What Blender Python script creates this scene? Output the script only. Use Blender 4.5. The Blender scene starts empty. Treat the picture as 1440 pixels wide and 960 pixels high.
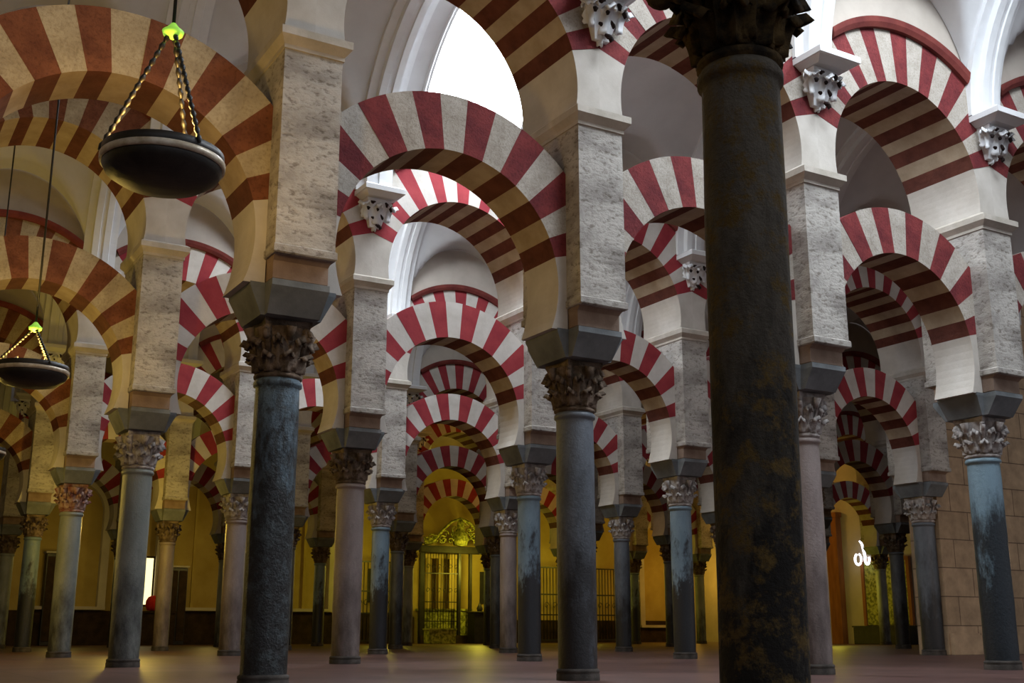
import bpy, math, random
from math import sin, cos, pi, sqrt, asin, atan2, radians as R
from mathutils import Vector, Matrix
random.seed(7)
C = bpy.context.scene.collection
SC = bpy.context.scene

# ------------------------------------------------------------------ plan of the hall
AX, AY = -2.259, 10.98                 # first visible column of the nearest full arcade
T = Vector((2.954, 1.7483)); S = Vector((-3.3463, 6.3955))
L = T.length; t = T / L; n = Vector((-t.y, t.x)); ALPHA = atan2(t.y, t.x)
def P(i, j): return Vector((AX, AY)) + i * T + (j - 1) * S
def TN(tt, nn):                        # point from distance along the arcades and across them
    q = Vector((AX, AY)) + tt * t; return q + (nn - q.dot(n)) * n
LR, LZ, LE = 1.31, 4.17, 1.95          # lower arch: radius, centre height, outer radius
UR, UZ, UE = 1.416, 6.47, 2.20         # upper arch
H = L / 2

# ------------------------------------------------------------------ materials
def nt(name):
    m = bpy.data.materials.new(name); m.use_nodes = True
    N = m.node_tree.nodes; K = m.node_tree.links
    return m, N, K, N['Principled BSDF']
def ramp(N, stops):
    r = N.new('ShaderNodeValToRGB'); e = r.color_ramp.elements
    while len(e) < len(stops): e.new(0.5)
    for k, (p, c) in enumerate(stops):
        e[k].position = p; e[k].color = (*c, 1)
    return r
def noise(N, K, scale, detail=6, rough=.6, coord='Object', stretch=(1, 1, 1)):
    tc = N.new('ShaderNodeTexCoord'); mp = N.new('ShaderNodeMapping'); mp.inputs['Scale'].default_value = stretch
    K.new(tc.outputs[coord], mp.inputs['Vector'])
    o = N.new('ShaderNodeTexNoise'); o.inputs['Scale'].default_value = scale
    o.inputs['Detail'].default_value = detail; o.inputs['Roughness'].default_value = rough
    K.new(mp.outputs[0], o.inputs['Vector']); return o
def bump(N, K, b, src, strength, dist=.02):
    u = N.new('ShaderNodeBump'); u.inputs['Strength'].default_value = strength; u.inputs['Distance'].default_value = dist
    K.new(src, u.inputs['Height']); K.new(u.outputs[0], b.inputs['Normal'])
def stone(name, a, b_, scale=3, rough=.85, bs=.3, mid=(.35, .65), stretch=(1, 1, 1), fine=None, spec=.25):
    m, N, K, b = nt(name)
    o = noise(N, K, scale, stretch=stretch); r = ramp(N, [(mid[0], a), (mid[1], b_)])
    K.new(o.outputs['Fac'], r.inputs[0]); col = r.outputs[0]
    o2 = noise(N, K, scale * 7, 8, .7, stretch=stretch)
    if fine:
        r2 = ramp(N, [(fine[0], fine[2]), (fine[1], (1, 1, 1))]); K.new(o2.outputs['Fac'], r2.inputs[0])
        mx = N.new('ShaderNodeMix'); mx.data_type = 'RGBA'; mx.blend_type = 'MULTIPLY'; mx.inputs[0].default_value = 1
        K.new(col, mx.inputs[6]); K.new(r2.outputs[0], mx.inputs[7]); col = mx.outputs[2]
    K.new(col, b.inputs['Base Color']); b.inputs['Roughness'].default_value = rough
    b.inputs['Specular IOR Level'].default_value = spec
    if bs: bump(N, K, b, o2.outputs['Fac'], bs)
    return m
def shaft_mat(name, a, b_, dark, lo=.42, hi=.56, scale=2.0, rough=.45, third=None, bs=.35):
    m, N, K, b = nt(name)
    o = noise(N, K, scale * 1.4, 6, .6, stretch=(1, 1, .5)); r = ramp(N, [(.3, a), (.7, b_)]); K.new(o.outputs['Fac'], r.inputs[0])
    o2 = noise(N, K, scale, 12, .72, stretch=(1.5, 1.5, .6))
    # worn black patina plus painted shade, darkening the shaft towards its foot
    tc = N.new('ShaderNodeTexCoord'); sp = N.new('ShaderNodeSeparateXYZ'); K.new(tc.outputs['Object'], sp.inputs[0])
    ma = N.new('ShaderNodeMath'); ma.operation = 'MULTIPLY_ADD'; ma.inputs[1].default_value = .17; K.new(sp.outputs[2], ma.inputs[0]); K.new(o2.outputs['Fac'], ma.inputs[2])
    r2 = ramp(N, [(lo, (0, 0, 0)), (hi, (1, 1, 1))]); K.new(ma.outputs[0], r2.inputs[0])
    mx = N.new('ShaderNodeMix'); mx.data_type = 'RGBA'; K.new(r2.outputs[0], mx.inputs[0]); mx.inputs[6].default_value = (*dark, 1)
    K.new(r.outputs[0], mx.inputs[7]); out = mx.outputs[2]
    if third:
        o3 = noise(N, K, 7, 10, .75); r3 = ramp(N, [(.50, (0, 0, 0)), (.60, (1, 1, 1))]); K.new(o3.outputs['Fac'], r3.inputs[0])
        m2 = N.new('ShaderNodeMix'); m2.data_type = 'RGBA'; K.new(r3.outputs[0], m2.inputs[0]); K.new(out, m2.inputs[6]); m2.inputs[7].default_value = (*third, 1); out = m2.outputs[2]
    K.new(out, b.inputs['Base Color']); b.inputs['Roughness'].default_value = rough
    o4 = noise(N, K, 22, 8, .7); bump(N, K, b, o4.outputs['Fac'], bs, .03)
    return m
def emis(name, c, s):
    m, N, K, b = nt(name); b.inputs['Base Color'].default_value = (*c, 1); b.inputs['Emission Color'].default_value = (*c, 1); b.inputs['Emission Strength'].default_value = s
    return m
M = {}
M['red_a'] = stone('aged_red_brick_paint', (.13, .020, .024), (.22, .038, .038), 4, bs=.5, fine=(.3, .5, (.62, .6, .6)))
M['pale_a'] = stone('aged_pale_stone', (.40, .355, .30), (.52, .475, .42), 5, bs=.6, fine=(.3, .52, (.66, .63, .6)))
M['red_p'] = stone('crimson_voussoir_paint', (.25, .026, .036), (.34, .046, .052), 2.5, bs=.25)
M['pale_p'] = stone('white_voussoir_plaster', (.52, .48, .43), (.64, .60, .555), 2.5, bs=.25)
M['red_l'] = stone('brown_brick_voussoir', (.13, .042, .020), (.22, .078, .036), 4, bs=.5, fine=(.3, .5, (.6, .58, .55)))
M['pale_l'] = stone('ochre_stone_voussoir', (.36, .29, .19), (.48, .40, .27), 4, bs=.5, fine=(.3, .52, (.66, .63, .58)))
M['brick_in'] = stone('shaded_brick_underside', (.085, .022, .014), (.14, .042, .026), 4, bs=.4)  # underside colours, brick and stone, carry shade that the lighting leaves out
M['stone_in'] = stone('shaded_stone_underside', (.34, .26, .18), (.46, .37, .27), 3, bs=.3)
M['plain'] = stone('plain_skewback_plaster', (.46, .42, .37), (.58, .54, .49), 1.6, bs=.2)
M['pier'] = stone('veined_grey_marble_pier', (.30, .275, .25), (.50, .47, .43), 1.4, bs=.9, mid=(.38, .56), fine=(.37, .48, (.52, .49, .46)), stretch=(1, 1, 1.8))
M['corn'] = stone('pale_limestone_cornice', (.42, .38, .32), (.56, .51, .45), 3, bs=.3)
M['corbel'] = stone('brown_stone_corbel_block', (.20, .135, .10), (.30, .22, .17), 3, bs=.3)
M['impost'] = stone('blue_grey_impost_stone', (.105, .115, .12), (.20, .215, .225), 2, bs=.3)
M['vault'] = stone('white_vault_plaster', (.60, .60, .61), (.70, .70, .71), .8, bs=.1)
M['rib'] = stone('white_rib_plaster', (.68, .69, .71), (.78, .79, .80), 1, bs=.08)
M['mould'] = stone('dark_red_moulding_paint', (.14, .028, .025), (.22, .05, .04), 3, bs=.2)
M['wall'] = stone('warm_spandrel_plaster', (.42, .37, .32), (.52, .47, .41), .9, bs=.15)
M['white_leaf'] = stone('whitewashed_carving', (.76, .77, .79), (.82, .83, .85), 5, bs=.15)
M['cap_b'] = stone('brown_weathered_capital_stone', (.075, .050, .030), (.26, .19, .14), 6, bs=.8, mid=(.4, .66))
M['cap_w'] = stone('whitish_capital_marble', (.26, .22, .20), (.58, .54, .52), 7, bs=.8, mid=(.38, .62))
M['cap_r'] = stone('reddish_capital_marble', (.22, .07, .05), (.50, .36, .32), 7, bs=.8, mid=(.38, .62))
M['cap_n'] = stone('ochre_and_black_capital_stone', (.020, .014, .008), (.17, .105, .035), 7, bs=1, mid=(.40, .66))
M['hole'] = stone('painted_pocket_shade', (.008, .006, .006), (.03, .012, .01), 9, bs=.2)  # shadow of the openwork between the leaves, painted as dark blobs
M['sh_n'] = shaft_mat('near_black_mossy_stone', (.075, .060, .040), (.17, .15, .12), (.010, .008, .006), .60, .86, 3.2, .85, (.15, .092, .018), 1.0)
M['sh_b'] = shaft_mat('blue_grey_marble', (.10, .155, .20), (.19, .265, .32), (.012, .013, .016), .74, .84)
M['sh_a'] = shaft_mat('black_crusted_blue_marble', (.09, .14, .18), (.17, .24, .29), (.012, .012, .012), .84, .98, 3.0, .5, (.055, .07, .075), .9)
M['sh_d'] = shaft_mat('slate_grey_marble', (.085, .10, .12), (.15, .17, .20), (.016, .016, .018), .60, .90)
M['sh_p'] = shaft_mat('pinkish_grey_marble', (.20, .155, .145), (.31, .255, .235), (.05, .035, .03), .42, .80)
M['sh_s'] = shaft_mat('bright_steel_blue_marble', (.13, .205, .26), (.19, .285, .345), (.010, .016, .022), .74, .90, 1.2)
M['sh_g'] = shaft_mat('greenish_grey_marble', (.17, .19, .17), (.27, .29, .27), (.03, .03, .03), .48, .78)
M['base'] = stone('dark_column_base_stone', (.03, .026, .022), (.09, .075, .065), 4, bs=.4)
M['iron'] = stone('blackened_iron', (.006, .005, .004), (.022, .018, .014), 6, rough=.45, bs=.2, spec=.5)
M['gilt'] = stone('polished_brass_rim', (.45, .36, .24), (.70, .62, .50), 12, rough=.3, bs=.1); M['gilt'].node_tree.nodes['Principled BSDF'].inputs['Metallic'].default_value = .15
M['bulb'] = emis('green_glass_lamp_glow', (.35, .75, .08), .7)
M['ochre'] = stone('ochre_wall_plaster', (.40, .29, .085), (.50, .38, .13), .8, bs=.15)
M['ochre_d'] = stone('dark_wooden_dado', (.018, .010, .006), (.05, .028, .015), 3, bs=.3)
M['tile'] = stone('gold_green_mosaic', (.14, .15, .03), (.42, .42, .10), 9, bs=.6, mid=(.42, .58))
M['sky'] = emis('added_skylight_glow', (.86, .93, 1.0), 4)  # glow of skylights added in the vault as light sources
M['sky_b'] = emis('bright_pane_glow', (.84, .92, 1.0), 34)  # glow shared by the added skylights and the lunette window
M['sky_d'] = emis('dull_added_skylight_glow', (.86, .90, 1.0), 1.2)
M['lit'] = emis('lit_window_glass', (1.0, .86, .42), 2.2)
M['red'] = stone('red_cloth', (.45, .012, .008), (.60, .03, .02), 5, bs=.1)
M['led'] = emis('white_glowing_tube', (.9, .92, 1.0), 3.0)
M['wood'] = stone('orange_brown_timber', (.20, .075, .03), (.32, .13, .05), 4, bs=.2, stretch=(1, 1, .2))
# ashlar blocks
def ashlar():
    m, N, K, b = nt('limestone_ashlar')
    tc = N.new('ShaderNodeTexCoord'); mp = N.new('ShaderNodeMapping'); mp.inputs['Rotation'].default_value = (R(90), 0, 0)
    K.new(tc.outputs['Object'], mp.inputs[0]); br = N.new('ShaderNodeTexBrick'); K.new(mp.outputs[0], br.inputs['Vector'])
    br.inputs['Scale'].default_value = 1; br.inputs['Brick Width'].default_value = 1.1; br.inputs['Row Height'].default_value = .62; br.inputs['Mortar Size'].default_value = .012
    br.inputs['Color1'].default_value = (.46, .34, .22, 1); br.inputs['Color2'].default_value = (.37, .27, .17, 1); br.inputs['Mortar'].default_value = (.15, .10, .065, 1)
    o = noise(N, K, 3); r = ramp(N, [(.3, (.65, .62, .6)), (.7, (1.1, 1.05, 1))]); K.new(o.outputs['Fac'], r.inputs[0])
    mx = N.new('ShaderNodeMix'); mx.data_type = 'RGBA'; mx.blend_type = 'MULTIPLY'; mx.inputs[0].default_value = 1
    K.new(br.outputs[0], mx.inputs[6]); K.new(r.outputs[0], mx.inputs[7]); K.new(mx.outputs[2], b.inputs['Base Color']); b.inputs['Roughness'].default_value = 1.15
    bump(N, K, b, br.outputs['Fac'], -.4, .02); return m
M['ashlar'] = ashlar()
def floor_mat():
    m, N, K, b = nt('rose_marble_floor')
    tc = N.new('ShaderNodeTexCoord'); mp = N.new('ShaderNodeMapping'); mp.inputs['Rotation'].default_value = (0, 0, -ALPHA)
    K.new(tc.outputs['Object'], mp.inputs[0]); br = N.new('ShaderNodeTexBrick'); K.new(mp.outputs[0], br.inputs['Vector'])
    br.offset = 0; br.inputs['Scale'].default_value = 1; br.inputs['Brick Width'].default_value = 1.14; br.inputs['Row Height'].default_value = 1.2; br.inputs['Mortar Size'].default_value = .010
    br.inputs['Color1'].default_value = (.125, .070, .060, 1); br.inputs['Color2'].default_value = (.092, .050, .045, 1); br.inputs['Mortar'].default_value = (.05, .028, .024, 1)
    o = noise(N, K, 1.1); r = ramp(N, [(.3, (.7, .7, .7)), (.7, (1.15, 1.1, 1.08))]); K.new(o.outputs['Fac'], r.inputs[0])
    mx = N.new('ShaderNodeMix'); mx.data_type = 'RGBA'; mx.blend_type = 'MULTIPLY'; mx.inputs[0].default_value = 1
    K.new(br.outputs[0], mx.inputs[6]); K.new(r.outputs[0], mx.inputs[7]); K.new(mx.outputs[2], b.inputs['Base Color'])
    b.inputs['Roughness'].default_value = .42; b.inputs['Specular IOR Level'].default_value = .22; return m
M['floor'] = floor_mat()

# ------------------------------------------------------------------ mesh helpers
class MB:
    def __init__(s): s.v = []; s.f = []; s.m = []; s.sm = []
    def add(s, vs, fs, mi=0, smooth=False):
        o = len(s.v); s.v += [tuple(v) for v in vs]
        for f in fs: s.f.append(tuple(o + k for k in f)); s.m.append(mi); s.sm.append(smooth)
    def box(s, x0, x1, y0, y1, z0, z1, mi=0): s.frustum((x0, x1, y0, y1, z0), (x0, x1, y0, y1, z1), mi)
    def frustum(s, a, b, mi=0):
        v = [(a[0], a[2], a[4]), (a[1], a[2], a[4]), (a[1], a[3], a[4]), (a[0], a[3], a[4]), (b[0], b[2], b[4]), (b[1], b[2], b[4]), (b[1], b[3], b[4]), (b[0], b[3], b[4])]
        s.add(v, [(3, 2, 1, 0), (4, 5, 6, 7), (0, 1, 5, 4), (1, 2, 6, 5), (2, 3, 7, 6), (3, 0, 4, 7)], mi)
    def cbox(s, x, y, z0, z1, hx, hy, c=.012, mi=0):      # box with chamfered top and bottom edges
        s.frustum((x-hx+c, x+hx-c, y-hy+c, y+hy-c, z0), (x-hx, x+hx, y-hy, y+hy, z0+c), mi)
        s.box(x-hx, x+hx, y-hy, y+hy, z0+c, z1-c, mi)
        s.frustum((x-hx, x+hx, y-hy, y+hy, z1-c), (x-hx+c, x+hx-c, y-hy+c, y+hy-c, z1), mi)
    def lathe(s, prof, seg=28, mi=0, c=(0, 0), wob=0):
        vs = []; fs = []
        for r, z in prof:
            for k in range(seg):
                a = 2*pi*k/seg; rr = r * (1 + wob * sin(3*a + 5*z) * sin(2*z + 1)); vs.append((c[0]+rr*cos(a), c[1]+rr*sin(a), z))
        for q in range(len(prof)-1):
            for k in range(seg):
                k2 = (k+1) % seg; fs.append((q*seg+k, q*seg+k2, (q+1)*seg+k2, (q+1)*seg+k))
        s.add(vs, fs, mi, True)
        s.add([vs[k] for k in range(seg)], [tuple(reversed(range(seg)))], mi); e = (len(prof)-1)*seg
        s.add([vs[e+k] for k in range(seg)], [tuple(range(seg))], mi)
    def tube(s, pts, r, seg=8, mi=0):
        vs = []; fs = []; pts = [Vector(p) for p in pts]
        for k, p in enumerate(pts):
            d = (pts[min(k+1, len(pts)-1)] - pts[max(k-1, 0)]).normalized()
            u = d.cross(Vector((0, 0, 1)) if abs(d.z) < .9 else Vector((1, 0, 0))).normalized(); w = d.cross(u)
            rr = r[k] if isinstance(r, (list, tuple)) else r
            for q in range(seg): a = 2*pi*q/seg; vs.append(p + u*rr*cos(a) + w*rr*sin(a))
        for k in range(len(pts)-1):
            for q in range(seg): q2 = (q+1) % seg; fs.append((k*seg+q, k*seg+q2, (k+1)*seg+q2, (k+1)*seg+q))
        fs.append(tuple(reversed(range(seg)))); fs.append(tuple((len(pts)-1)*seg+q for q in range(seg)))
        s.add(vs, fs, mi, True)
    def prism(s, poly, y0, y1, mi=0, caps=True, smooth=False):   # xz polygon extruded along y
        k = len(poly); vs = [(x, y0, z) for x, z in poly] + [(x, y1, z) for x, z in poly]
        if caps: s.add(vs, [tuple(range(k)), tuple(reversed(range(k, 2*k)))], mi)
        s.add(vs, [(q, q+k, (q+1) % k+k, (q+1) % k) for q in range(k)], mi, smooth)
    def sheet(s, grid, th, mi=0):                          # grid of points + thickness -> closed curved slab
        nr, nc = len(grid), len(grid[0]); fr = []; bk = []
        for a in range(nr):
            for b in range(nc):
                p = Vector(grid[a][b]); du = Vector(grid[a][min(b+1, nc-1)]) - Vector(grid[a][max(b-1, 0)]); dv = Vector(grid[min(a+1, nr-1)][b]) - Vector(grid[max(a-1, 0)][b])
                nn = du.cross(dv); nn = nn.normalized() if nn.length > 1e-9 else Vector((0, 0, 1)); fr.append(p); bk.append(p - nn*th)
        o = nr*nc; fs = []
        for a in range(nr-1):
            for b in range(nc-1):
                q = a*nc+b; fs.append((q, q+1, q+nc+1, q+nc)); fs.append((o+q+nc, o+q+nc+1, o+q+1, o+q))
        rim = [b for b in range(nc)] + [a*nc+nc-1 for a in range(1, nr)] + [(nr-1)*nc+b for b in range(nc-2, -1, -1)] + [a*nc for a in range(nr-2, 0, -1)]
        for k in range(len(rim)): a, b = rim[k], rim[(k+1) % len(rim)]; fs.append((b, a, o+a, o+b))
        s.add(fr+bk, fs, mi, True)
    def mesh(s, name, mats):
        me = bpy.data.meshes.new(name); me.from_pydata(s.v, [], s.f)
        for m in mats: me.materials.append(M[m])
        me.polygons.foreach_set('material_index', s.m); me.polygons.foreach_set('use_smooth', s.sm); me.update(); return me
def ob(name, me, parent=None, loc=(0, 0, 0), rz=0):
    o = bpy.data.objects.new(name, me); C.objects.link(o); o.location = loc; o.rotation_euler = (0, 0, rz)
    if parent: o.parent = parent
    return o
def tag(o, label, cat, group=None):
    o['label'] = label; o['category'] = cat; o['kind'] = 'thing'
    if group: o['group'] = group
    return o
def struct(o): o['kind'] = 'structure'; return o
def at(p, z=0): return (p.x, p.y, z)

# ------------------------------------------------------------------ shared meshes
def leaf(mb, ang, r0, z0, h, w, curl, mi=0, lobes=3, cx=0, cy=0):
    rows = 9; cols = 7; g = []
    for a in range(rows):
        s_ = a/(rows-1); ww = w * (sin(pi*(.18+.74*s_))**.6) * (1 + .20*sin(s_*lobes*2*pi))
        out = .015 + curl * (s_**2.4); zz = z0 + h * (s_ if s_ < .85 else .85 - (s_-.85)*1.2)
        row = []
        for b in range(cols):
            q = b/(cols-1)*2-1; rib = .018*cos(q*pi*2.5)*(.4+s_) + (.02 if abs(q) < .2 else 0) - .025*q*q
            rr = r0 + out + rib; da = q*ww/rr/2
            row.append((cx+rr*cos(ang+da), cy+rr*sin(ang+da), zz - .035*abs(q)*s_))
        g.append(row)
    mb.sheet(g, .018, mi)
def volute(mb, ang, r, z, rad, mi=0):
    c = Vector((r*cos(ang), r*sin(ang), z)); u = Vector((cos(ang), sin(ang), 0)); pts = []; rs = []
    for k in range(26):
        th = k/25*pi*3.2; q = rad*(1-.72*k/25); pts.append(c + u*q*cos(th+pi/2) + Vector((0, 0, 1))*q*sin(th+pi/2)); rs.append(.034*(1-.35*k/25))
    mb.tube(pts, rs, 8, mi)
def capital(r, h=.50, seed=0, wide=.295):
    rnd = random.Random(seed); mb = MB()
    mb.lathe([(r*1.0, 0), (r*1.10, .012), (r*1.10, .035), (r*.98, .05), (r*.98, h*.35), (r*1.04, h*.6), (r*1.18, h*.84), (r*1.22, h*.88)], 24)
    for k in range(8): leaf(mb, 2*pi*k/8, r*.99, .05, h*.40*(1+rnd.uniform(-.06, .06)), .17, .085)
    for k in range(8): leaf(mb, 2*pi*(k+.5)/8, r*1.0, .07, h*.68*(1+rnd.uniform(-.05, .05)), .16, .10)
    for k in range(4):
        a = pi/4+k*pi/2; volute(mb, a, wide*.98, h*.76, .062)
        mb.tube([(r*1.05*cos(a), r*1.05*sin(a), h*.4), (r*1.25*cos(a), r*1.25*sin(a), h*.66), (wide*.98*cos(a), wide*.98*sin(a), h*.76+.07)], [.03, .035, .03])
        a = k*pi/2; mb.tube([(r*1.3*cos(a), r*1.3*sin(a), h*.62), (r*1.5*cos(a), r*1.5*sin(a), h*.86)], [.03, .055])
    return mb
def abacus(h=.50, wide=.295):
    mb = MB(); poly = []
    for k in range(4):
        a0 = pi/4+k*pi/2
        for q in range(8):
            f = q/8; a = a0 + f*pi/2; e = wide*1.08/ max(abs(cos(a)), abs(sin(a))) * .7071 * 1.0
            d = wide*1.12*.7071/max(abs(cos(a)), abs(sin(a))) * (1 - .16*sin(pi*f)) if 0 < q else wide*1.15
            poly.append((d*cos(a), d*sin(a)))
    k = len(poly)
    for z0, z1, s0, s1 in ((h*.86, h*.93, .9, 1.0), (h*.93, h, 1.0, 1.0)):
        vs = [(x*s0, y*s0, z0) for x, y in poly] + [(x*s1, y*s1, z1) for x, y in poly]
        mb.add(vs, [tuple(reversed(range(k))), tuple(range(k, 2*k))] + [(q, (q+1) % k, (q+1) % k+k, q+k) for q in range(k)])
    return mb
HS, HC = 2.84, .56                       # shaft top, capital height
def arch_mesh(rin, zc, rout, clip, th0, nv, hw, mats, seed, low):
    rnd = random.Random(seed); mb = MB(); a0 = R(th0); a1 = pi - a0
    bd = [a0 + (a1-a0)*k/nv + (rnd.uniform(-.009, .009) if 0 < k < nv else 0) for k in range(nv+1)]
    def pt(r, a): return (r*cos(a), zc + r*sin(a))
    def ro(a): return min(rout, clip/max(abs(cos(a)), 1e-6))
    for k in range(nv):
        A_, B_ = bd[k], bd[k+1]; inn = [pt(rin, A_+(B_-A_)*q/3) for q in range(4)]
        cuts = sorted([A_+(B_-A_)*q/3 for q in range(4)] + [x for x in (math.acos(clip/rout) if clip < rout else -9, pi-math.acos(clip/rout) if clip < rout else -9) if A_ < x < B_])
        out = [pt(ro(a), a) for a in cuts][::-1]; d = rnd.uniform(0, .006)
        mb.prism(inn+out, -hw-d, hw+d, 0 if k % 2 == 0 else 1)
        m0 = len(mb.m) - len(inn+out)
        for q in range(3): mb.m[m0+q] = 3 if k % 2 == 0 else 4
    # plain skewbacks below the first voussoirs
    z_b = low
    for s_ in (1, -1):
        lowa = asin(max(-1, (z_b-zc)/rin)); inn = [(s_*rin*cos(lowa+(a0-lowa)*q/8), zc+rin*sin(lowa+(a0-lowa)*q/8)) for q in range(9)]
        xo = clip
        out = [(s_*xo, zc+ro(a0)*sin(a0)), (s_*xo, z_b)]
        poly = inn+out
        if s_ < 0: poly = poly[::-1]
        mb.prism(poly, -hw, hw, 2)
    return mb.mesh('arch', mats)
ARCH = {}
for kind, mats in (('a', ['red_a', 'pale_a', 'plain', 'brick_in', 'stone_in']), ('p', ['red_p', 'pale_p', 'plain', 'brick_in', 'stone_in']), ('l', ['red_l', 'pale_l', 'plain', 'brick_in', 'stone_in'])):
    for v in range(2):
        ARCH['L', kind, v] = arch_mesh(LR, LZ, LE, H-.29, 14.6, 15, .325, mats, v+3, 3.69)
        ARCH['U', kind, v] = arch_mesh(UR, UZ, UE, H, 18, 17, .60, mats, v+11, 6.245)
def moulding_mesh():
    mb = MB(); sec = [(UE-.01, .60), (UE-.01, .66), (UE+.05, .70), (UE+.12, .72), (UE+.12, .60)]
    for sg in (-1,):
        rows = []
        am = math.acos((H-.30)/(UE+.12)); N_ = 28
        for k in range(N_+1):
            a = am + (pi-2*am)*k/N_; rows.append([(r*cos(a), sg*y, UZ+r*sin(a)) for r, y in sec])
        vs = [p for r in rows for p in r]; q = len(sec)
        mb.add(vs, [(k*q+b, (k+1)*q+b, (k+1)*q+(b+1) % q, k*q+(b+1) % q) for k in range(N_) for b in range(q)], 0, False)
        mb.add(vs, [tuple(range(q)), tuple(N_*q+b for b in range(q))])
    return mb.mesh('moulding', ['mould'])
MOULD = moulding_mesh()
def spandrel_mesh():
    mb = MB(); N_ = 24; top = 10.0; lo = [(-H+2*H*k/N_) for k in range(N_+1)]
    poly = [(x, UZ+sqrt(max(0, (UE-.005)**2-x*x))) for x in lo] + [(H, top), (-H, top)]
    # strips so that the polygon stays convex
    for k in range(N_):
        mb.prism([poly[k], poly[k+1], (lo[k+1], top), (lo[k], top)], -.575, .575, 0)
    return mb.mesh('wall_arcade', ['wall'])
SPAN = spandrel_mesh()
# pier above an impost
def mk(fn, name, mats): mb = MB(); fn(mb); return mb.mesh(name, mats)
def f_impost(mb):
    mb.frustum((-.30, .30, -.29, .29, 3.40), (-.43, .43, -.335, .335, 3.66)); mb.box(-.43, .43, -.335, .335, 3.66, 3.70)
    mb.frustum((-.262, .262, -.36, .36, 3.402), (-.285, .285, -.53, .53, 3.64)); mb.box(-.285, .285, -.53, .53, 3.64, 3.70)
IMP = mk(f_impost, 'impost_block', ['impost'])
CORB = mk(lambda mb: (mb.cbox(0, 0, 3.70, 3.90, .275, .50, .015), mb.frustum((-.275, .275, -.50, .50, 3.885), (-.285, .285, -.56, .56, 3.935))), 'corbel_block', ['corbel'])
def f_body(mb):
    mb.cbox(0, 0, 3.93, 4.02, .315, .625, .012); mb.box(-.30, .30, -.60, .60, 4.02, 6.04)
BODY = mk(f_body, 'pier_body', ['pier'])
def f_corn(mb):
    mb.box(-.315, .315, -.62, .62, 6.02, 6.06); mb.frustum((-.315, .315, -.62, .62, 6.06), (-.37, .37, -.70, .70, 6.13)); mb.box(-.37, .37, -.70, .70, 6.13, 6.21); mb.frustum((-.37, .37, -.70, .70, 6.21), (-.33, .33, -.63, .63, 6.25))
CORN = mk(f_corn, 'cornice', ['corn'])
CAPM = {}
for key, mat, cr, cw in (('b', 'cap_b', .215, .295), ('w', 'cap_w', .215, .295), ('r', 'cap_r', .215, .295), ('n', 'cap_n', .168, .34)):
    CAPM[key] = (capital(cr, HC, ord(key) % 7, cw).mesh('capital', [mat]), abacus(HC, cw).mesh('abacus', [mat]))
    # same capital, used on every shaft of that stone
BASE = mk(lambda mb: mb.lathe([(.238, 0), (.238, .06), (.230, .075), (.236, .085), (.236, .105), (.222, .115), (.218, .12)], 28), 'base', ['base'])
def shaft_mesh(r, mat, seed, lean=0):
    mb = MB(); rnd = random.Random(seed); prof = [(r*.99, .10), (r*1.0, .14)]
    for k in range(1, 14): prof.append((r*(1.0+.012*sin(k/14*pi)) + rnd.uniform(-.002, .002), .14+k/14*(HS-.26)))
    prof += [(r*.985, HS-.10), (r*.985, HS-.075), (r*1.09, HS-.065), (r*1.10, HS-.03), (r*1.03, HS-.012), (r*1.0, HS)]
    mb.lathe(prof, 32, 0, wob=.008); return mb.mesh('shaft', [mat])
# vault springer corbel: abacus slab over carved leaves, local -y points into the nave
def f_vab(mb):
    mb.frustum((-.24, .24, -.34, 0, 7.56), (-.33, .33, -.46, 0, 7.62)); mb.box(-.36, .36, -.50, 0, 7.62, 7.70); mb.frustum((-.36, .36, -.50, 0, 7.70), (-.33, .33, -.46, 0, 7.735))
VAB = mk(f_vab, 'slab', ['vault'])
def f_vleaf(mb):
    mb.frustum((-.10, .10, -.08, 0, 7.10), (-.22, .22, -.24, 0, 7.57))
    for x, w, h in ((-.20, .15, .30), (.20, .15, .30), (0, .20, .40)):
        leaf(mb, -pi/2, .14 if x == 0 else .10, 7.54-h, h, w, .16, cx=x, cy=0)
    for x, a in ((-.17, pi*1.12), (.17, -pi*.12)): leaf(mb, a, .03, 7.20, .34, .17, .12, cx=x, cy=-.13)
    leaf(mb, -pi/2, .05, 7.04, .26, .13, .07); leaf(mb, -pi/2-.9, .06, 7.10, .24, .10, .06); leaf(mb, -pi/2+.9, .06, 7.10, .24, .10, .06)
    rnd = random.Random(5)  # dark blobs below paint the shadows in the carving
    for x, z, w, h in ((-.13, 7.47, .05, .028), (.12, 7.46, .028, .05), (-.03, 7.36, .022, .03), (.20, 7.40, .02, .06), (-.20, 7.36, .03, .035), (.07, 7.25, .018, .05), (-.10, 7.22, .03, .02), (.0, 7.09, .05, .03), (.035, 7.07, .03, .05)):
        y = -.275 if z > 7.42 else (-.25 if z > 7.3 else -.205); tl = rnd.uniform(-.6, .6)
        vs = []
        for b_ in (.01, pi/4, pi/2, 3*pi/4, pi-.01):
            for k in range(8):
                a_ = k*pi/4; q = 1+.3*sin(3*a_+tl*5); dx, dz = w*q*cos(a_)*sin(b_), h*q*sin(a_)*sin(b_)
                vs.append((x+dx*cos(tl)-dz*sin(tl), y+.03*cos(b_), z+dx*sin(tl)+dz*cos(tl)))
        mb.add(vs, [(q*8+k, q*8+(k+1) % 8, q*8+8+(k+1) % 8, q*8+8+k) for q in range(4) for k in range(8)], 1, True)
VLEAF = mk(f_vleaf, 'carved_leaves', ['white_leaf', 'hole'])  # 'hole' is the shade painted between the leaves
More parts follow.
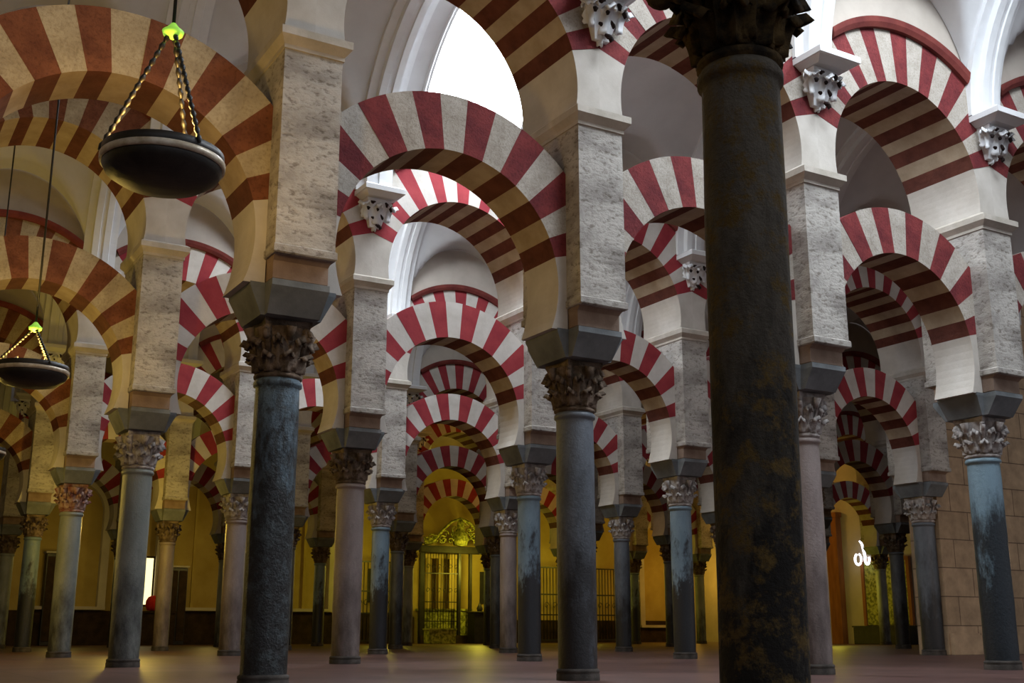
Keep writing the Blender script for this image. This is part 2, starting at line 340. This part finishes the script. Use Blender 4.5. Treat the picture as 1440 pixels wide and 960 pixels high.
# vaults: affine bay, u along the arcade, v across the aisle
HV = 3.02; ZS = 7.72; BH = 3.0
sdir = S.normalized()
def vz(u, v):
    b = ZS + BH*sqrt(max(0, 1-(v/HV)**2)); uu = u/1.52
    l = ZS + 2.0*sqrt(1-uu*uu) if abs(uu) < 1 else 0
    return max(b, l)
def vpt(u, v, z): p = t*u + sdir*v; return (p.x, p.y, z)
def vault_mesh(hole, v0=-1.3, v1=1.3):
    mb = MB(); us = [-H+2*H*k/32 for k in range(33)]; vs_ = [HV*sin(pi/2*(-1+2*k/44)) for k in range(45)]
    V = [vpt(u, v, vz(u, v)) for v in vs_ for u in us]; F = []
    for a in range(44):
        for b in range(32):
            um = (us[b]+us[b+1])/2; vm = (vs_[a]+vs_[a+1])/2
            if hole and abs(um) < 1.0 and v0 < vm < v1: continue
            F.append((a*33+b, (a+1)*33+b, (a+1)*33+b+1, a*33+b+1))
    mb.add(V, F, 0, True); return mb.mesh('ceiling', ['vault'])
VA, VB, VC = vault_mesh(False), vault_mesh(True), vault_mesh(True, .1, 3.1)
def rib_mesh():
    mb = MB(); prof = [(-.33, 0), (-.33, .09), (-.19, .10), (-.17, .19), (-.05, .20), (-.04, .175), (.04, .175), (.05, .20), (.17, .19), (.19, .10), (.33, .09), (.33, 0)]
    N_ = 40; V = []
    for k in range(N_+1):
        a = pi*k/N_
        for u, d in prof:
            V.append(vpt(u, (HV-d+.02)*cos(a), ZS+(BH-d+.02)*sin(a)))
    q = len(prof); F = [(k*q+b, k*q+b+1, (k+1)*q+b+1, (k+1)*q+b) for k in range(N_) for b in range(q-1)]
    F += [((k+1)*q, k*q, k*q+q-1, (k+1)*q+q-1) for k in range(N_)]
    mb.add(V, F, 0, False); return mb.mesh('vault_rib', ['rib'])
RIB = rib_mesh()
def added_pane_mesh(w0=-1.4, w1=1.4, mat='sky'):
    mb = MB(); V = []; vs_ = [w0+(w1-w0)*k/10 for k in range(11)]
    for v in vs_:
        for u in (-1.05, 1.05): V.append(vpt(u, v, ZS+.03+BH*sqrt(1-(v/HV)**2)))
    mb.add(V, [(2*k, 2*k+1, 2*k+3, 2*k+2) for k in range(10)], 0, True); return mb.mesh('pane', [mat])
def frame_mesh(w0=-1.4, w1=1.4):
    mb = MB()
    def bar(pts): mb.tube([vpt(u, v, vz(u, v)+.02) for u, v in pts], .05, 4)
    for u in (-1.05, 1.05): bar([(u, w0+(w1-w0)*k/16) for k in range(17)])
    for v in (w0, w1): bar([(-1.05+2.1*k/12, v) for k in range(13)])
    return mb.mesh('window', ['vault'])
ADDED_PANE = {'s': added_pane_mesh(), 'b': added_pane_mesh(mat='sky_b'), 'd': added_pane_mesh(mat='sky_d'), 'f': None}
def added_big_pane():
    mb = MB(); us = [-1.04+2.08*k/12 for k in range(13)]; vs_ = [.05+2.93*k/20 for k in range(21)]
    mb.add([vpt(u, v, vz(u, v)+.04) for v in vs_ for u in us], [(a*13+b, (a+1)*13+b, (a+1)*13+b+1, a*13+b+1) for a in range(20) for b in range(12)], 0, True); return mb.mesh('pane', ['sky_b'])
ADDED_PANE['f'] = added_big_pane()  # added glow in place of vault plaster overexposed by light
FRAME, FRAMEF = frame_mesh(), frame_mesh(0, 2.9)

# ------------------------------------------------------------------ which columns exist and how they look
ROWS = {1: (-1, 4), 2: (-1, 5), 3: (-1, 8), 4: (-1, 9), 5: (0, 8)}
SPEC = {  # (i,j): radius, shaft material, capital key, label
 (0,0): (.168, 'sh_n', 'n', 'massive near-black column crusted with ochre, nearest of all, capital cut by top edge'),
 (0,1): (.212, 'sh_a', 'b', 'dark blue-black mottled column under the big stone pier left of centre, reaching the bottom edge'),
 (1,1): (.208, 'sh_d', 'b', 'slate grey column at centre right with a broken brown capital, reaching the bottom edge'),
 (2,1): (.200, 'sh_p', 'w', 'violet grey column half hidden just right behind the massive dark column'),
 (3,1): (.220, 'sh_s', 'w', 'bright steel-blue column at far right, shade painted in towards its foot'),
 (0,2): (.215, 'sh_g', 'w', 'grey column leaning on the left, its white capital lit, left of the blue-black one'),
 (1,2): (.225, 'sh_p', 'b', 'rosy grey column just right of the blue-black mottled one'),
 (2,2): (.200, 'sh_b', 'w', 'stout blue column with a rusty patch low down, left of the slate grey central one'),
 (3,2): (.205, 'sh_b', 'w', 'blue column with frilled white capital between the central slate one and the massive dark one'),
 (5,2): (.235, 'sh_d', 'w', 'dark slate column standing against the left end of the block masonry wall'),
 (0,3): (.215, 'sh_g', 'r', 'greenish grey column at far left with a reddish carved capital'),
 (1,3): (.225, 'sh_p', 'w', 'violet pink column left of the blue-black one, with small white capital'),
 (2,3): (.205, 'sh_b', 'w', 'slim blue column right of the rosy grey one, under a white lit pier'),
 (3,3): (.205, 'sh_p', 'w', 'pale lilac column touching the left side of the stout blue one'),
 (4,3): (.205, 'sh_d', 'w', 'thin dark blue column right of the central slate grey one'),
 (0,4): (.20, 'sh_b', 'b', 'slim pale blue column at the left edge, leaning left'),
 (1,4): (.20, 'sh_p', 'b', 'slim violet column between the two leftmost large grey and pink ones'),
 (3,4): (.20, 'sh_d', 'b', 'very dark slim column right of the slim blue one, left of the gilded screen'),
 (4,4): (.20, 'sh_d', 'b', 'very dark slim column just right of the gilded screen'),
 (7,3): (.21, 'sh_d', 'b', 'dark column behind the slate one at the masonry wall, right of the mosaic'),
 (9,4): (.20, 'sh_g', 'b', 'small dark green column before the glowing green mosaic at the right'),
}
ORD = ['first', 'second', 'third', 'fourth', 'fifth', 'sixth', 'seventh', 'eighth', 'ninth', 'tenth', 'eleventh', 'twelfth']
ROWN = {0: 'foremost row', 1: 'nearest long arcade', 2: 'second arcade', 3: 'third arcade', 4: 'fourth arcade', 5: 'farthest arcade'}
def place(i, j):
    # ordinal counted from the left edge of the picture; i = -1 stands left of the frame
    if j == 0: return 'foremost row'
    if i < -1: return 'farther off the left edge, ' + ROWN[j]
    if i < 0: return 'off the left edge, ' + ROWN[j]
    return '%s from left, %s' % (ORD[i], ROWN[j])
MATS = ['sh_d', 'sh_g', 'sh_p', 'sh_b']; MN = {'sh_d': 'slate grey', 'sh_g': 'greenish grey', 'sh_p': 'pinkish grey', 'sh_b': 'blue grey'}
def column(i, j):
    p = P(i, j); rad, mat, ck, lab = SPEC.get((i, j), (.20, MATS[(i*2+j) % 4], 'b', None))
    if lab is None: lab = '%s marble column, %s' % (MN[mat], place(i, j))
    if (i, j) == (0, 0): p = Vector((.955, 4.58))
    c = tag(ob('column', None, None, at(p), ALPHA), lab, 'column', 'columns of the ' + ROWN[j])
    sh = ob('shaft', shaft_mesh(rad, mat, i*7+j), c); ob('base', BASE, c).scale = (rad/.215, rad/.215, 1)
    s_ = rad/.215
    if (i, j) == (0, 0): s_ = 1.0; c.rotation_euler = (0, R(.7), ALPHA)
    cp = ob('capital', CAPM[ck][0], c, (0, 0, HS)); cp.scale = (s_, s_, 1)
    ab = ob('abacus', CAPM[ck][1], cp)
    ob('impost_block', IMP, c)
    return c
def pier(i, j):
    c = tag(ob('pier', None, None, at(P(i, j), 3.70), ALPHA), ('mottled grey marble pier with corniced head, %s' if j <= 2 else 'pale stone pier with corniced head, %s') % place(i, j), 'pier', 'piers of the ' + ROWN[j])
    for nm, me in (('corbel_block', CORB), ('pier_body', BODY), ('cornice', CORN)): ob(nm, me, c, (0, 0, -3.70))
def arches(i, j):
    mid = (P(i, j)+P(i+1, j))/2; k = 'l' if (j == 1 and i < 0) or (j == 2 and i <= -1) or (j >= 3 and i < 0) else 'a' if j == 1 else 'p'; pl = place(i, j)
    bay = 'right of pier ' + pl; col = {'a': 'crimson-striped', 'p': 'red-and-white', 'l': 'brown-striped'}[k]
    tag(ob('horseshoe_arch', ARCH['L', k, (i+j) % 2], None, at(mid), ALPHA), 'lower ' + col + ' horseshoe arch ' + bay, 'arch', 'lower arches of the ' + ROWN[j])
    u = tag(ob('round_arch', None, None, at(mid, 6.25), ALPHA), 'upper ' + col + ' round arch ' + bay, 'arch', 'upper arches of the ' + ROWN[j])
    ob('voussoir_ring', ARCH['U', k, (i+j+1) % 2], u, (0, 0, -6.25)); ob('moulding', MOULD, u, (0, 0, -6.25))
    struct(ob('wall_arcade', SPAN, None, at(mid), ALPHA))
def vcorbel(i, j):
    p = P(i, j) - n*.59
    c = tag(ob('vault_corbel', None, None, at(p, 7.1), ALPHA), 'white leaf-carved corbel above pier ' + place(i, j), 'corbel', 'white carved corbels under the vault ribs')
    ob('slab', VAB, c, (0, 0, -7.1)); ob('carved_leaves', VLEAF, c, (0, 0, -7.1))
column(0, 0); pier(0, 0)
for j, (a, b) in ROWS.items():
    for i in range(a, b+1):
        column(i, j); pier(i, j); vcorbel(i, j)
        if i < b or j in (3, 4, 5): 
            if not (i == b and j in (3, 4, 5)): arches(i, j)
arches(-2, 2); arches(-2, 1)
# vaults, ribs, and glowing skylights added to light the hall
SKY = {(1, 0): 'b', (2, 0): 'b', (3, 0): 'd', (1, 1): 'f', (1, 2): 'b', (2, 2): 's', (3, 2): 's', (3, 3): 's', (-1, 1): 'd', (2, 3): 'd'}
VR = {0: (-2, 4), 1: (-2, 5), 2: (-2, 7), 3: (-2, 8), 4: (-2, 9), 5: (-2, 9)}
wn = 1
for j, (a, b) in VR.items():
    for i in range(a, b+1):
        c = (P(i, j)+P(i+1, j+1))/2; hole = (i, j) in SKY
        kd = SKY.get((i, j)); struct(ob('ceiling', VC if kd == 'f' else VB if hole else VA, None, at(c)))
        if hole:
            w = struct(ob('window_%d' % wn, FRAMEF if kd == 'f' else FRAME, None, at(c))); ob('pane', ADDED_PANE[kd], w); wn += 1  # added light source shaped as a skylight
        if i > a:
            c = (P(i, j)+P(i, j+1))/2
            tag(ob('vault_rib', RIB, None, at(c)), 'white moulded vault rib behind pier ' + place(i, j) if j else 'white moulded vault rib in the foremost aisle, %s from left' % ORD[i+1], 'rib', 'white moulded vault ribs')

def lunette(i, j):
    mb = MB(); zb = 8.78; poly = [(-1.22, zb)] + [(1.30*sin(pi/2*(-1+2*k/20)), ZS+.02+1.93*sqrt(1-(1.30*sin(pi/2*(-1+2*k/20))/1.52)**2)) for k in range(21)] + [(1.22, zb)]
    c = (P(i, j)+P(i+1, j))/2
    fr = struct(ob('window_%d' % (wn+1), None, None, at(c), ALPHA)); pm = MB(); N_ = len(poly)
    bot = [(x, max(UZ+sqrt((UE+.13)**2-x*x), ZS+.02)) for x, z in poly[1:-1]]
    top = poly[1:-1]
    for k in range(len(top)-1):
        if top[k][1] > bot[k][1] and top[k+1][1] > bot[k+1][1]: pm.prism([bot[k], bot[k+1], top[k+1], top[k]], -.605, -.58)
    ob('pane', pm.mesh('pane', ['sky_b']), fr)
    mb = MB(); mb.tube([(x, -.60, z) for x, z in top], .035, 6); ob('window_frame', mb.mesh('window_frame', ['vault']), fr)
lunette(1, 2)

# ------------------------------------------------------------------ shell
def slab(name, x0, x1, y0, y1, z0, z1, mat, loc, rz=ALPHA, parent=None):
    mb = MB(); mb.box(x0, x1, y0, y1, z0, z1); return ob(name, mb.mesh(name, [mat]), parent, loc, rz)
mb = MB(); mb.box(-60, 80, -20, 90, -.2, 0); struct(ob('floor', mb.mesh('floor', ['floor'])))
FN = 46.6
o = TN(0, FN); struct(slab('wall_back', -24, 34, 0, .4, 0, 11, 'ochre', at(o)))
o = TN(33.7, 30); struct(slab('wall_right', 0, .4, -14, 17, 0, 11, 'wall', at(o)))
o = TN(-12, 20); struct(slab('wall_left', -.4, 0, -20, 27, 0, 11, 'ochre', at(o)))
p = P(5, 2); struct(slab('wall_masonry', .12, 14.0, -.32, .5, 0, 11, 'ashlar', at(p)))
mb = MB(); mb.box(.16, 14, -.42, -.3, 0, .42); mb.box(.16, 14, -.38, -.3, .42, .46); struct(ob('baseboard_masonry', mb.mesh('baseboard', ['ashlar']), None, at(p), ALPHA))

# ------------------------------------------------------------------ hanging lamps
def lamp(x, y, z, r, ztop, label, hub):
    c = tag(ob('hanging_lamp', None, None, (x, y, z)), label, 'lamp', 'round hanging lamps')
    mb = MB(); mb.lathe([(.02, -.13), (r*.35, -.125), (r*.70, -.095), (r*.92, -.03), (r*.975, .02), (r*.975, .04), (r*.96, .04), (r*.88, .01), (r*.5, -.05), (.02, -.06)], 48); ob('dish', mb.mesh('dish', ['iron']), c)
    mb = MB(); mb.lathe([(r*.985, .035), (r*1.02, .04), (r*1.025, .085), (r*.96, .09), (r*.96, .05)], 48)
    o = ob('rim', mb.mesh('rim', ['gilt']), c); o['label'] = 'shiny brass rim'
    mb = MB(); mb.lathe([(r*.99, .09), (r*1.0, .10), (r*1.0, .15), (r*.93, .155), (r*.93, .09)], 48); ob('band', mb.mesh('band', ['iron']), c)
    for k in range(3):
        a = R(200+120*k); mb = MB(); q = 14
        for s_ in range(q):
            f0, f1 = s_/q, (s_+1.15)/q; p0 = Vector((r*.96*cos(a)*(1-f0)+.03*cos(a), r*.96*sin(a)*(1-f0)+.03*sin(a), .11+(hub-.11)*f0)); p1 = Vector((r*.96*cos(a)*(1-f1)+.03*cos(a), r*.96*sin(a)*(1-f1)+.03*sin(a), .11+(hub-.11)*f1))
            m_ = (p0+p1)/2; mb.tube([p0, m_, p1], [.010, .024, .010], 6)
        ob('chain', mb.mesh('chain', ['iron']), c)
    mb = MB(); mb.lathe([(.02, hub-.03), (.075, hub), (.085, hub+.03), (.05, hub+.06), (.02, hub+.10)], 20); o = ob('hub', mb.mesh('hub', ['bulb']), c); o['label'] = 'green glass hub'
    mb = MB(); mb.tube([(0, 0, hub+.09), (0, 0, ztop-z)], .014, 6); ob('rod', mb.mesh('rod', ['iron']), c)
    for k in range(6):
        a = R(60*k+20); mb = MB(); mb.lathe([(.018, .06), (.035, .10), (.03, .17), (.012, .19)], 12, c=(r*.75*cos(a), r*.75*sin(a))); ob('oil_cup', mb.mesh('oil_cup', ['gilt']), c)
lamp(-2.67, 8.3, 3.90, .455, 10.6, 'large dark dish lamp with brass rim hanging in front of the big upper left arch', 1.15)
lamp(-6.1, 14.4, 3.62, .45, 10.6, 'smaller dark dish lamp with brass rim hanging at the left edge', .62)
lamp(-9.75, 21.2, 3.62, .42, 10.5, 'distant greenish dish lamp cut by the left edge, below the smaller dish lamp', .6)

# ------------------------------------------------------------------ far end: chapel screen, panels, dado
def far(tt, d=0, z=0): q = TN(tt, FN-d); return at(q, z)
struct(slab('trim_1', 0, 18.8, -.25, 0, 0, 1.25, 'ochre_d', far(0)))
struct(slab('trim_2', 23.4, 34, -.25, 0, 0, 1.0, 'ochre_d', far(0)))
def niche(tt, w, z0, zs, label, split=True):
    c = tag(ob('blind_arch', None, None, far(tt, 0, z0), ALPHA), label, 'niche', 'tall blind arches on the end wall'); r = w/2; mb = MB()
    outer = r+.28
    for k in range(20):
        a, b = pi*k/20, pi*(k+1)/20
        mb.prism([(r*cos(a), zs-z0+r*sin(a)), (outer*cos(a), zs-z0+outer*sin(a)), (outer*cos(b), zs-z0+outer*sin(b)), (r*cos(b), zs-z0+r*sin(b))], -.35, 0, 0)
    for s_ in (-1, 1): mb.box(min(s_*r, s_*outer), max(s_*r, s_*outer), -.35, 0, 0, zs-z0)
    ob('surround', mb.mesh('surround', ['wall']), c)
    if split: mb = MB(); mb.box(-.05, .05, -.10, 0, 0, zs-z0+r); ob('mullion', mb.mesh('mullion', ['ochre']), c)
    mb = MB(); mb.box(-outer, outer, -.42, 0, -.12, 0); ob('sill', mb.mesh('sill', ['wall']), c)
niche(9.3, 2.5, 1.4, 4.9, 'tall ochre blind arch with centre seam, seen between the two left pinkish columns')
niche(4.6, 2.2, 1.4, 4.9, 'tall ochre blind arch with centre seam at the left edge')
niche(13.9, 2.0, 1.4, 4.9, 'tall ochre blind arch hidden mostly behind the blue-black column')
niche(32.3, 2.2, .8, 4.6, 'orange lit blind arch left of the massive dark column', False)
# lit window slit with red cloth
c = tag(ob('slit_window', None, None, far(7.5, .05, 1.5), ALPHA), 'bright yellow window slit right of the leaning grey column', 'window')
mb = MB(); mb.box(-.22, .22, -.06, 0, 0, 1.75); ob('glass', mb.mesh('glass', ['lit']), c)
mb = MB(); [mb.box(*b) for b in ((-.30, -.22, -.12, 0, -.08, 1.83), (.22, .30, -.12, 0, -.08, 1.83), (-.22, .22, -.12, 0, 1.75, 1.83), (-.22, .22, -.12, 0, -.08, 0))]; ob('frame', mb.mesh('frame', ['ochre_d']), c)
mb = MB(); mb.lathe([(.02, 0), (.20, .03), (.27, .20), (.26, .38), (.18, .52), (.05, .58)], 20)
tag(ob('red_cushion', mb.mesh('red_cushion', ['red']), None, far(7.7, .55, 1.25), ALPHA), 'round red cushion glowing below the bright window slit', 'cushion')
mb = MB(); mb.box(-.8, .8, -.5, 0, 0, 1.25); mb.box(-.86, .86, -.55, .02, 1.17, 1.25)
tag(ob('bench_chest', mb.mesh('chest', ['ochre_d']), None, far(7.7, .26), ALPHA), 'dark wooden chest carrying the red cushion', 'chest')
def cupboard(tt, w, h, label):
    c = tag(ob('cupboard', None, None, far(tt, .3), ALPHA), label, 'cupboard', 'tall black cupboards along the end wall')
    mb = MB(); mb.cbox(0, 0, 0, h, w/2, .28, .02); ob('body', mb.mesh('body', ['iron']), c)
    mb = MB(); mb.cbox(0, 0, h, h+.07, w/2+.05, .33, .01); ob('top', mb.mesh('top', ['corn']), c)
    for s_ in (-1, 1): mb = MB(); mb.cbox(s_*w/4, -.30, .15, h-.12, w/4-.03, .02, .008); o = ob('door', mb.mesh('door', ['ochre_d']), c)
cupboard(11.25, .75, 3.55, 'tall black cupboard between the pinkish column and the blue-black one')
cupboard(7.0+1.6, .7, 2.9, 'black cupboard right of the bright window slit')
cupboard(4.2, .9, 3.3, 'black cupboard near the left edge, right of the slim pale blue column')
# chapel screen
c = tag(ob('chapel_screen', None, None, far(20.6, 1.2), ALPHA), 'black iron chapel screen with gilded crest in front of the yellow wall, centre', 'screen')
mb = MB(); mb.cbox(0, 0, 3.78, 4.08, 1.95, .12, .03); mb.box(-2.02, 2.02, -.16, .16, 4.02, 4.08); ob('lintel', mb.mesh('lintel', ['iron']), c)
for x in (-1.85, -.05, .5, 1.85): mb = MB(); mb.cbox(x, 0, 0, 3.8, .06 if abs(x) < 1 else .10, .07, .02); ob('post', mb.mesh('post', ['iron']), c)
mb = MB()
for k in range(13): x = -1.7+k*.13; mb.tube([(x, 0, .35), (x, 0, 3.78)], .013, 6)
for z in (.9, 1.7, 2.9): mb.box(-1.75, 0, -.02, .02, z, z+.04)
for k in range(6):
    for z in (2.2, 3.2):
        x = -1.55+k*.27; mb.tube([(x+.1*cos(a)*(1-a/9), 0, z+.12*sin(a)*(1-a/9)) for a in [q*.5 for q in range(14)]], .014, 5)
ob('grille', mb.mesh('grille', ['iron']), c)
mb = MB(); mb.box(-1.9, 1.9, -.1, .1, 0, .34); ob('plinth', mb.mesh('plinth', ['ochre_d']), c)
mb = MB(); rnd = random.Random(4)
for s_ in (-1, 1):
    mb.tube([(s_*1.7, 0, 4.1), (s_*1.25, 0, 4.35), (s_*.9, 0, 4.75), (s_*.45, 0, 5.15), (0, 0, 5.3)], .06, 6)
    for k in range(20):
        x = s_*rnd.uniform(.1, 1.75); z = 4.2+max(.1, 1.15-.62*abs(x))*rnd.uniform(.05, .95); q = rnd.uniform(.09, .2)
        mb.tube([(x+q*cos(a)*(1-a/10), rnd.uniform(-.04, .04), z+q*sin(a)*(1-a/10)) for a in [w*.55 for w in range(15)]], .03, 6)
mb.lathe([(.05, 4.1), (.30, 4.15), (.34, 4.5), (.22, 4.75), (.13, 4.9), (.17, 5.05), (.10, 5.22), (.02, 5.3)], 16)
o = ob('crest', mb.mesh('crest', ['tile']), c); o['label'] = 'gilded carved crest'
# altar behind the screen
c = tag(ob('altar', None, None, far(20.2, .15), ALPHA), 'gilded altar table seen through the black screen', 'altar')
mb = MB(); mb.cbox(0, -.35, .3, 1.35, 1.1, .35, .03); mb.cbox(0, -.35, 1.35, 1.45, 1.2, .40, .02); ob('table', mb.mesh('table', ['tile']), c)
mb = MB(); mb.cbox(-.1, -.12, 1.45, 3.6, .14, .10, .02); mb.cbox(.45, -.12, 1.45, 3.6, .14, .10, .02); mb.cbox(-.7, -.12, 1.45, 3.6, .10, .10, .02); mb.cbox(-.1, -.12, 3.6, 3.8, 1.0, .14, .02); ob('retable', mb.mesh('retable', ['ochre']), c)
mb = MB(); mb.cbox(0, 0, 0, 1.25, .42, .3, .02); mb.cbox(0, 0, 1.25, 1.33, .46, .34, .02); mb.lathe([(.10, 1.33), (.14, 1.45), (.06, 1.6), (.02, 1.7)], 12)
tag(ob('cabinet', mb.mesh('cabinet', ['iron']), None, far(21.2, 1.9), ALPHA), 'black cabinet standing in front of the chapel screen', 'cabinet')
mb = MB(); mb.cbox(0, 0, 0, .62, .62, .25, .02); mb.box(-.66, .66, -.28, .28, .56, .62)
tag(ob('stone_bench', mb.mesh('bench', ['tile']), None, far(19.2, 2.1), ALPHA), 'low mossy yellow stone bench left of the chapel screen', 'bench')
mb = MB(); mb.box(-.11, .11, -.05, 0, 1.7, 3.1)
tag(ob('wall_slot', mb.mesh('slot', ['iron']), None, far(22.35, .01), ALPHA), 'narrow black slot on the yellow wall right of the altar', 'slot')
mb = MB(); mb.box(-.11, .11, -.05, 0, 1.7, 3.1)
tag(ob('wall_slot', mb.mesh('slot', ['iron']), None, far(16.9, .01), ALPHA), 'narrow black slot on the yellow wall beside the slim blue column', 'slot')
def rail(tt, w, label):
    c = tag(ob('iron_gate', None, None, far(tt, 1.0), ALPHA), label, 'gate', 'iron gates by the end wall'); mb = MB()
    k = int(w/.16)
    for q in range(k+1): x = -w/2+w*q/k; mb.tube([(x, 0, .1), (x, 0, 3.3)], .02, 6)
    ob('bars', mb.mesh('bars', ['iron']), c)
    for z in (.1, 1.2, 2.1, 3.3): mb = MB(); mb.box(-w/2-.05, w/2+.05, -.03, .03, z, z+.06); ob('rail', mb.mesh('rail', ['iron']), c)
    mb = MB()
    for q in range(5): x = -w/2+w*(q+.5)/5; mb.tube([(x+.13*cos(a)*(1-a/9), 0, 1.65+.16*sin(a)*(1-a/9)) for a in [e*.5 for e in range(14)]], .016, 5)
    ob('scrollwork', mb.mesh('scrollwork', ['iron']), c)
rail(16.6, 1.5, 'black scrolled iron gate between the rosy grey and slim blue columns')
rail(28.9, 2.0, 'black scrolled iron gate right of the central slate column')
rail(25.6, 2.2, 'black scrolled iron gate between the stout blue and central slate columns')
# right end
def rw(nn, d=0, z=0): q = TN(33.7-d, nn); return at(q, z)
c = tag(ob('mosaic_panel', None, None, rw(33.4, .02, .75), ALPHA), 'green and gold mosaic panel glowing at the right between dark columns', 'panel')
mb = MB(); mb.box(-.08, 0, -1.1, 1.1, 0, 2.5); ob('mosaic', mb.mesh('mosaic', ['tile']), c)
mb = MB(); mb.box(-.14, 0, -1.25, -1.1, -.02, 2.5); mb.box(-.14, 0, 1.1, 1.25, -.02, 2.5); mb.box(-.14, 0, -1.25, 1.25, 2.5, 2.65); ob('frame', mb.mesh('frame', ['wood']), c)
mb = MB(); mb.cbox(-.35, 0, 0, .72, .35, 1.3, .02); mb.box(-.74, 0, -1.34, 1.34, .66, .72)
tag(ob('dark_chest', mb.mesh('chest', ['iron']), None, rw(33.4, .04), ALPHA), 'long black chest under the green mosaic', 'chest')
mb = MB(); mb.tube([(0, -.02-.2*cos(q*pi/10)-.02*q, .28-.28*sin(q*pi/10)) for q in range(11)] + [(0, .02, .5), (0, .08, .75), (0, .2, .95)], .055, 8)
mb.tube([(0, .36-.17*cos(q*pi/8), .22-.22*sin(q*pi/8)) for q in range(-3, 12)], .05, 8)
tag(ob('light_tube', mb.mesh('light_tube', ['led']), None, rw(34.1, .45, 3.15), ALPHA), 'curled white glowing tube above the green mosaic', 'lamp')
mb = MB(); mb.box(-.3, 0, -.3, .3, 0, 5.4); mb.box(-.34, 0, -.36, .36, 5.2, 5.4)
tag(ob('timber_post', mb.mesh('post', ['wood']), None, rw(36.0, .02), ALPHA), 'orange brown timber post left of the green mosaic', 'post')
q = P(5, 2)

# ------------------------------------------------------------------ light
def area(name, loc, size, power, col, rot=(0, 0, 0)):
    d = bpy.data.lights.new(name, 'AREA'); d.shape = 'DISK'; d.size = size; d.energy = power; d.color = col
    o = bpy.data.objects.new(name, d); C.objects.link(o); o.location = loc; o.rotation_euler = rot
def point(loc, power, col, r=.25):
    d = bpy.data.lights.new('warm_glow', 'POINT'); d.energy = power; d.color = col; d.shadow_soft_size = r
    o = bpy.data.objects.new('warm_glow', d); C.objects.link(o); o.location = loc
YEL = (1, .84, .08); AMB = (1, .80, .50); ORA = (1, .50, .08)
point(far(20.9, 2.6, 3.2), 260, YEL); point(far(16.5, 2.6, 3.0), 110, YEL); point(far(26, 2.6, 3.0), 90, YEL)
point(far(32, 3.0, 3.2), 120, (1, .55, .06)); point(far(9.3, 3.0, 3.0), 55, (1, .72, .18)); point(far(4, 3.0, 3.0), 45, (1, .72, .16))
point(rw(33.5, 3.0, 2.2), 70, YEL); point(rw(38, 3.0, 6.6), 160, ORA)
point(at(TN(19.5, 36), 6.9), 160, ORA)
point(at(TN(3, 29), 3.0), 260, (1, .68, .10)); point(at(TN(-3, 22), 3.0), 340, (1, .68, .12)); point((-9.75, 21.2, 3.85), 60, (1, .70, .14), .2)
point((-2.67, 8.3, 4.2), 150, (1, .62, .17), .2); point((-6.1, 14.4, 3.85), 200, (1, .66, .16), .2)
point(at(TN(17.0, 13.6), 1.9), 60, (1, .66, .36))  # unseen light added to warm the masonry wall
W = bpy.data.worlds.new('hall_light'); SC.world = W; W.use_nodes = True
wt = W.node_tree; tc = wt.nodes.new('ShaderNodeTexCoord'); sp = wt.nodes.new('ShaderNodeSeparateXYZ'); wt.links.new(tc.outputs['Generated'], sp.inputs[0])
vm = wt.nodes.new('ShaderNodeVectorMath'); vm.operation = 'DOT_PRODUCT'; wt.links.new(tc.outputs['Generated'], vm.inputs[0]); vm.inputs[1].default_value = Vector((.72, -.52, .46)).normalized()
wr = ramp(wt.nodes, [(.0, (.030, .026, .022)), (.35, (.06, .055, .055)), (.85, (.90, .93, 1.0))]); wt.links.new(vm.outputs['Value'], wr.inputs[0]); wt.links.new(wr.outputs[0], wt.nodes['Background'].inputs[0])
wt.nodes['Background'].inputs[1].default_value = .70

# ------------------------------------------------------------------ camera and view
cd = bpy.data.cameras.new('camera'); cd.sensor_width = 36; cd.lens = 1635.1*36/1440; cd.clip_start = .05; cd.clip_end = 300
co = bpy.data.objects.new('camera', cd); C.objects.link(co); co.location = (0, 0, .4976); co.rotation_euler = (R(90)+.2443, 0, 0)
SC.camera = co
SC.view_settings.view_transform = 'Standard'; SC.view_settings.look = 'None'; SC.view_settings.gamma = 1; SC.view_settings.use_curve_mapping = False
SC.view_settings.exposure = -0.38
SC.cycles.max_bounces = 6; SC.cycles.diffuse_bounces = 3; SC.cycles.glossy_bounces = 2; SC.cycles.sample_clamp_indirect = 4
